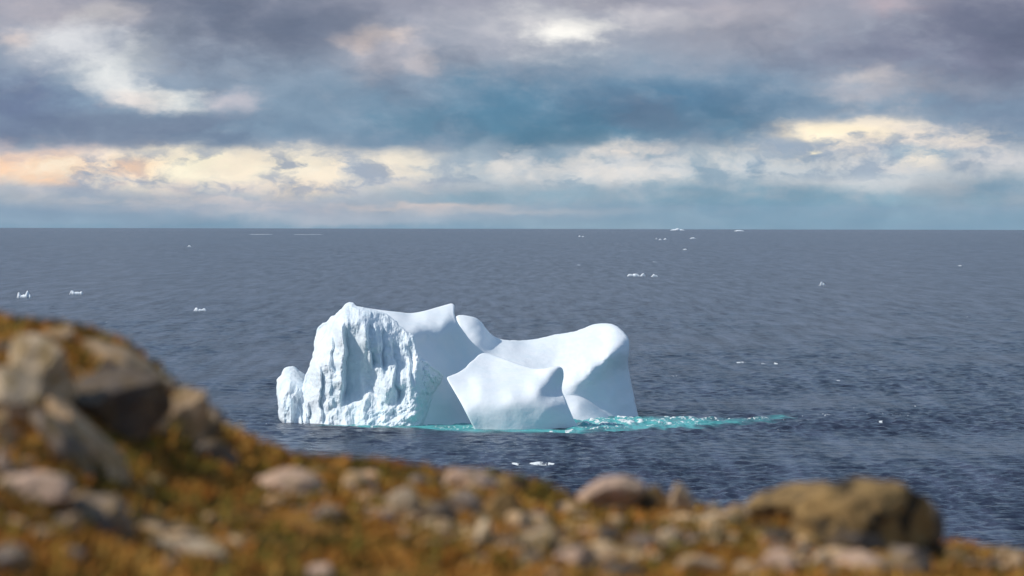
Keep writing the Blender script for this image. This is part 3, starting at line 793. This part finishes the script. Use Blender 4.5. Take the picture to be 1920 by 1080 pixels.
def rock(label, kind, px, py, wpx, hpx, tilt=0, seed=0, depth=0.9, cuts=9, name='boulder', cat='rock', group='lichen covered rocks on the headland', dy=0.0, sink=0.25, faces=()):
    """px, py = middle of the visible stone; wpx, hpx its visible size; tilt = lean in degrees, positive leaning down to the right"""
    Y = ground_hit(px, py + hpx * 0.42) + dy
    s = Y / F
    wpx, hpx = wpx * 1.16, hpx * 1.12
    if py > 880 and hpx < 70: sink = 0.6; hpx *= 0.92       # half buried in the turf
    W, H = wpx * s / 2, hpx * s / 2 * (1 + sink)
    rng = np.random.RandomState(seed + 900)
    v = SPH.copy()
    planes = []
    for i in range(cuts):
        nrm = rng.randn(3); nrm /= np.linalg.norm(nrm)
        planes.append((nrm, rng.uniform(0.48, 0.82)))
    planes += [(np.array(n_) / np.linalg.norm(n_), o_) for n_, o_ in faces]
    for nrm, off in planes:
        d = v @ nrm - off
        v = v - np.where(d > 0, d * 0.92, 0)[:, None] * nrm
    nn = fbm(SPH[:, 0] * 1.6 + seed, SPH[:, 1] * 1.6, SPH[:, 2] * 1.6, seed, 3)
    n2 = fbm(SPH[:, 0] * 6 + seed, SPH[:, 1] * 6, SPH[:, 2] * 6, seed + 7, 4, 0.55)
    v = v * (1 + 0.10 * nn + 0.035 * n2)[:, None]
    v = v / np.array([np.abs(v[:, 0]).max(), np.abs(v[:, 1]).max(), np.abs(v[:, 2]).max()])
    v = v * np.array([W, max(W, H) * depth, H])
    a = R_(-tilt); ca, sa = math.cos(a), math.sin(a)
    yaw = rng.uniform(-0.3, 0.3)
    if abs(tilt) < 1:
        x, y = v[:, 0].copy(), v[:, 1].copy()
        v[:, 0], v[:, 1] = x * math.cos(yaw) - y * math.sin(yaw), x * math.sin(yaw) + y * math.cos(yaw)
    x, z = v[:, 0].copy(), v[:, 2].copy()
    v[:, 0], v[:, 2] = x * ca + z * sa * -1, x * sa + z * ca
    # rotation about the view axis: positive tilt lowers the right end
    c = at(px, py, Y); c = c - np.array([0, 0, H * sink / (1 + sink) * 0.9])
    o = mesh_obj(name, v, SPHF, rock_mat(kind))
    o.location = c
    tag(o, label, cat, group)
    return o


ROCKS = [
    # left hill
    ('big dark boulder with a shadowed face at the top of the left hill', 'dark', 230, 746, 205, 150, 12, 1, .8, 8, -0.05),
    ('long tan slab capping the big dark boulder on the left hill', 'tan', 246, 684, 178, 42, 24, 2, 1.0, 7, -0.12),
    ('light tan block leaning on the left side of the big dark boulder', 'pale', 82, 690, 130, 105, 14, 3, .8, 9, -0.25),
    ('pale grey rounded rock cut by the left edge, below the hilltop grass', 'pale', 22, 728, 105, 80, 5, 4, .8, 6, -0.45),
    ('long tan slab tilting steeply down to the right beneath the dark boulder', 'tan', 165, 822, 215, 58, 50, 5, .6, 7, -0.2),
    ('grey slab lying parallel under the steep tan slab', 'grey', 122, 838, 170, 46, 52, 6, .7, 7, -0.25),
    ('tan squarish rock at the right end of the big dark boulder', 'tan', 352, 782, 82, 100, 10, 7, .9, 9, -0.1),
    ('small pale stone between the big dark boulder and the tan squarish rock', 'pale', 300, 792, 40, 26, 0, 8, 1, 7, -0.25),
    ('brown lumpy rock on the slope edge, right of the tan squarish rock', 'grey', 393, 795, 50, 66, 0, 9, 1, 8, -0.1),
    ('low dark rock at the foot of the lumpy brown rock on the slope edge', 'dark', 405, 842, 80, 46, 15, 10, 1, 7, -0.25),
    ('rounded pink topped boulder at the lower left with a dark underside', 'pink', 70, 912, 125, 74, 6, 11, .9, 6, 0),
    ('grey boulder right of the pink topped one on the lower left slope', 'grey', 190, 965, 130, 80, 18, 12, .9, 8, 0),
    ('small tan knob standing on the grey lower left boulder', 'tan', 150, 932, 46, 34, 0, 13, 1, 7, -0.25),
    ('small ochre stone under the pink topped and grey boulders', 'tan', 136, 972, 30, 26, 0, 14, 1, 7, -0.3),
    ('long pale slab low on the left slope, sloping down to the right', 'pale', 366, 1026, 190, 44, 20, 15, .8, 8, 0),
    ('dark grey rock at the upper left end of the long pale slab', 'dark', 298, 992, 76, 34, 10, 16, 1, 7, 0.1),
    ('grey pitted rock in the bottom left corner', 'grey', 18, 1040, 70, 70, 0, 17, 1, 8, 0),
    ('small brown stone cut by the left edge, beneath the pale rounded rock', 'tan', 5, 800, 36, 60, 0, 18, 1, 7, -0.2),
    ('small pinkish stone cut by the left edge, above the pink topped boulder', 'pink', 4, 868, 30, 50, 0, 19, 1, 7, 0),
    ('flat ochre stone half cut by the bottom edge, below the long pale slab', 'tan', 325, 1056, 34, 30, 0, 20, 1, 7, 0),
    ('round brown stone in the hilltop grass, upper left', 'tan', 118, 628, 60, 34, 8, 21, 1, 7, 0),
    ('dark narrow stone at the left edge under the hilltop grass', 'dark', 4, 652, 34, 26, 0, 22, 1, 7, 0),
    # middle slope
    ('flat pinkish tan rock, the leftmost on the middle slope', 'pink', 545, 903, 118, 50, 5, 31, .9, 7, 0),
    ('ochre stone right of the flat pinkish tan rock, near the skyline', 'tan', 662, 903, 66, 36, 0, 32, 1, 7, 0),
    ('small dark stone right of the ochre stone near the skyline', 'dark', 702, 912, 24, 34, 0, 33, 1, 7, 0),
    ('long pale pink rock on the skyline in the middle of the slope', 'pink', 890, 899, 108, 36, 4, 34, .9, 6, 0),
    ('yellowish mossy stone touching the right end of the pale pink skyline rock', 'moss', 965, 908, 76, 34, 8, 35, .9, 6, 0),
    ('tan jagged rock at the left of the middle boulder cluster', 'pale', 765, 938, 84, 56, 10, 36, .9, 9, 0),
    ('dark grey rock at the heart of the middle boulder cluster', 'dark', 822, 962, 70, 40, 0, 37, .9, 8, -0.2),
    ('grey lichen spotted boulder at the right of the middle boulder cluster', 'grey', 872, 948, 76, 56, 0, 38, .9, 9, 0),
    ('small ochre stone at the foot of the middle boulder cluster', 'tan', 836, 984, 40, 26, 0, 39, 1, 7, 0),
    ('mossy tan rock between the middle cluster and the rust coloured slope', 'moss', 942, 950, 70, 52, 0, 40, .9, 8, 0),
    ('upright pale stone below the grey lichen spotted boulder', 'pale', 904, 1002, 36, 56, 0, 41, 1, 7, 0),
    ('tan stone right of the upright pale stone', 'tan', 975, 982, 54, 44, 0, 42, 1, 8, 0),
    ('pale broad stone with a dark foot, below the tan stone in mid slope', 'pale', 1020, 1012, 62, 48, 0, 43, 1, 8, 0),
    ('dark hollowed stone under the pale broad stone', 'dark', 1000, 1048, 60, 32, 0, 44, 1, 7, 0),
    ('pinkish tan stone half sunk in rust grass at the bottom, centre left', 'pink', 596, 1070, 56, 28, 8, 45, 1, 7, 0),
    ('purplish grey stone sunk in the slope below the flat pinkish tan rock', 'grey', 622, 958, 56, 26, 0, 46, 1, 7, 0),
    ('pink grey boulder at the bottom edge, right of the dark hollowed stone', 'pink', 1085, 1044, 78, 50, 0, 47, 1, 8, 0),
    # right skyline
    ('smooth pale pink boulder on the skyline right of centre', 'pink', 1148, 918, 118, 48, -4, 51, .9, 5, 0),
    ('tan rock with a dark hollow, right beside the smooth pink boulder', 'moss', 1220, 936, 64, 50, 0, 52, .9, 8, 0),
    ('leaning ochre rock with a dark right side on the skyline', 'tan', 1276, 938, 54, 58, -25, 53, .9, 8, 0),
    ('dark wedge stone under the leaning ochre skyline rock', 'dark', 1292, 948, 34, 40, -40, 54, .9, 7, 0.05),
    ('small round pale stone below the skyline, left of the mossy hump', 'pale', 1338, 958, 30, 28, 0, 55, 1, 6, 0),
    ('brown stone on the skyline right of the small round pale stone', 'tan', 1385, 964, 52, 36, 0, 56, 1, 7, 0),
    ('big mossy dome shaped boulder with dark patches at the right', 'moss', 1624, 974, 248, 138, 8, 157, .8, 0, 0),
    ('low mossy shoulder rock on the left flank of the big mossy dome', 'moss', 1496, 952, 190, 78, -8, 58, .8, 4, 0.05),
    ('dark stone standing in for the shaded, lichened right side of the big mossy dome', 'dark', 1712, 992, 92, 100, 30, 59, .8, 6, -0.42),  # added stone: the dome's self-shade and dark lichen put into its colour
    ('small pale stone in front of the mossy dome', 'pale', 1546, 996, 46, 34, 0, 60, 1, 6, -0.5),
    ('tan flat stone in front of the dark right end of the mossy dome', 'tan', 1692, 1010, 84, 28, 12, 61, 1, 7, -0.5),
    ('grey boulder at the lower right foot of the mossy dome', 'grey', 1700, 1046, 86, 46, 12, 62, 1, 8, -0.4),
    ('dark stone beneath the mossy dome, left of the grey boulder', 'dark', 1610, 1012, 100, 36, 10, 63, 1, 7, -0.4),
    # right foreground
    ('pinkish boulder at the bottom right of centre', 'pink', 1468, 1056, 74, 48, 0, 71, 1, 7, 0),
    ('small pale rock right of the pinkish bottom boulder', 'pale', 1536, 1050, 44, 38, 0, 72, 1, 7, 0),
    ('dark stone tucked under the small pale rock at the bottom', 'dark', 1562, 1068, 46, 28, 0, 73, 1, 7, 0),
    ('pink brown slab at the bottom, sloping right towards the corner', 'pink', 1620, 1060, 110, 44, 18, 74, 1, 7, 0),
    ('dark topped rock in the rust grass below the pink skyline boulder', 'dark', 1140, 1004, 70, 34, 0, 75, 1, 8, 0),
    ('pale stone right of the dark topped rock in the rust grass', 'pale', 1258, 1012, 56, 42, 0, 76, 1, 7, 0),
    ('greyish brown rock between the dark topped rock and the pale stone', 'grey', 1204, 1018, 60, 38, 0, 77, 1, 8, 0),
    ('tan ledge rock under the dark topped rock', 'tan', 1152, 1036, 90, 30, -5, 78, 1, 7, 0),
    ('dark rock at the bottom edge beneath the tan ledge rock', 'dark', 1160, 1066, 84, 34, 0, 79, 1, 7, 0),
    ('ochre stone at the bottom edge under the rust patch right of centre', 'tan', 1310, 1058, 96, 30, 0, 80, 1, 7, 0),
    ('tan rock cut by the bottom edge, left of the pinkish bottom boulder', 'tan', 1398, 1070, 56, 34, 0, 81, 1, 7, 0),
    ('tan stone in the lower right corner', 'tan', 1902, 1056, 50, 40, 0, 82, 1, 7, 0),
    ('dark stone left of the tan lower right corner stone', 'dark', 1862, 1062, 36, 36, 0, 83, 1, 7, 0),
    ('orange brown lichen rock on the low right skyline', 'moss', 1795, 1042, 84, 40, 5, 84, 1, 6, 0),
    ('mottled tan rock in front of the low mossy shoulder rock', 'moss', 1440, 990, 90, 40, 0, 85, 1, 7, 0),
    ('dark flat stone below the low mossy shoulder rock', 'dark', 1462, 1004, 60, 20, 0, 86, 1, 7, -0.3),
]
FACES = {157: [((.85, -.55, .05), .55)], 1: [((.62, -.75, -.2), .42), ((-.25, -.35, .9), .55)], 7: [((.8, -.6, 0), .5)], 3: [((.7, -.6, -.1), .55)]}
for (lb, kd, px, py, wp, hp, ti, sdn, dp, cu, dy) in ROCKS:
    rock(lb, kd, px, py, wp, hp, ti, sdn, dp, cu, dy=dy, faces=FACES.get(sdn, ()), name='boulder' if wp * hp > 3500 else 'stone', cat='boulder' if wp * hp > 3500 else 'stone')


def build_rubble():
    """loose stones between the boulders, more than anyone could count"""
    rng = np.random.RandomState(77)
    zones = [(900, 1000, 160, 45, 130), (1120, 1030, 140, 45, 130), (1250, 1010, 120, 50, 60), (1520, 1040, 170, 40, 140), (1380, 975, 90, 25, 40), (1680, 1040, 110, 30, 70), (760, 945, 110, 35, 70),
             (1850, 1055, 70, 22, 40), (150, 960, 160, 60, 70), (60, 850, 70, 60, 40), (560, 940, 90, 40, 25), (350, 1010, 120, 40, 40), (200, 700, 110, 50, 25), (1000, 950, 300, 60, 60)]
    lo = bmesh.new(); bmesh.ops.create_icosphere(lo, subdivisions=2, radius=1.0)
    sv = np.array([v.co[:] for v in lo.verts]); sf = np.array([[v.index for v in f.verts] for f in lo.faces]); lo.free()
    V, Fc, Tn = [], [], []; off = 0
    cols = np.array([(0.54, 0.36, 0.20), (0.58, 0.38, 0.23), (0.52, 0.37, 0.21), (0.24, 0.18, 0.14), (0.08, 0.068, 0.06), (0.40, 0.26, 0.10)])
    for (cx, cy, rx, ry, k) in zones:
        for _ in range(k):
            px, py = cx + rx * rng.randn() * 0.6, cy + ry * rng.randn() * 0.6
            if py < np.interp(px, _cp[:, 0], _cp[:, 1]) + 6 or py > 1120: continue
            Y = ground_hit(px, py); p = at(px, py, Y)
            size = (7 + 24 * rng.rand() ** 2.5) * Y / F
            v = sv * np.array([1 + 0.6 * rng.rand(), 0.9 + 0.4 * rng.rand(), 0.45 + 0.3 * rng.rand()])
            for _c in range(5):
                nrm = rng.randn(3); nrm /= np.linalg.norm(nrm)
                d = v @ nrm - rng.uniform(0.5, 0.8); v = v - np.where(d > 0, d * 0.95, 0)[:, None] * nrm
            V.append(v * size + p); Fc.append(sf + off); off += len(sv)
            Tn.append(np.tile(cols[rng.choice(6, p=[.28, .12, .12, .14, .14, .20])] * (0.8 + 0.4 * rng.rand()), (len(sv), 1)))
    m, t, b = new_mat('loose_stone')
    X = t.n.new('ShaderNodeTexCoord').outputs['Object']
    c = t.mix(1.0, attr(t, 'tint').outputs['Color'], t.ramp(t.noise(X, 25, 5, 0.65), [(0.3, (0.55, 0.52, 0.48)), (0.7, (1.3, 1.3, 1.3))]), 'MULTIPLY')
    t.set(b.inputs['Base Color'], c); b.inputs['Roughness'].default_value = 0.9; b.inputs['Specular IOR Level'].default_value = 0.2
    o = mesh_obj('rubble', np.vstack(V), np.vstack(Fc), m, attrs={'tint': np.vstack(Tn)})
    tag(o, 'loose lichen spotted rubble strewn between the boulders', kind='stuff')


build_rubble()


# ------------------------------------------------------------------ sea haze between the coast and the horizon
def build_haze():
    m = bpy.data.materials.new('sea_haze'); m.use_nodes = True
    t = NT(m.node_tree)
    for n in list(t.n): t.n.remove(n)
    o_ = t.n.new('ShaderNodeOutputMaterial'); v = t.n.new('ShaderNodeVolumePrincipled')
    v.inputs['Color'].default_value = (0.66, 0.83, 1.0, 1); v.inputs['Density'].default_value = HAZE; v.inputs['Anisotropy'].default_value = 0.2
    t.l.new(v.outputs[0], o_.inputs['Volume'])
    L, z0, z1 = 34000, -95, 60
    V = [(x, y, z) for z in (z0, z1) for x, y in ((-L, -L), (L, -L), (L, L), (-L, L))]
    Fq = [(0, 3, 2, 1), (4, 5, 6, 7), (0, 1, 5, 4), (1, 2, 6, 5), (2, 3, 7, 6), (3, 0, 4, 7)]
    o = mesh_obj('haze', V, Fq, m, shade=False)
    tag(o, kind='stuff')


HAZE = 1.15e-5
build_haze()
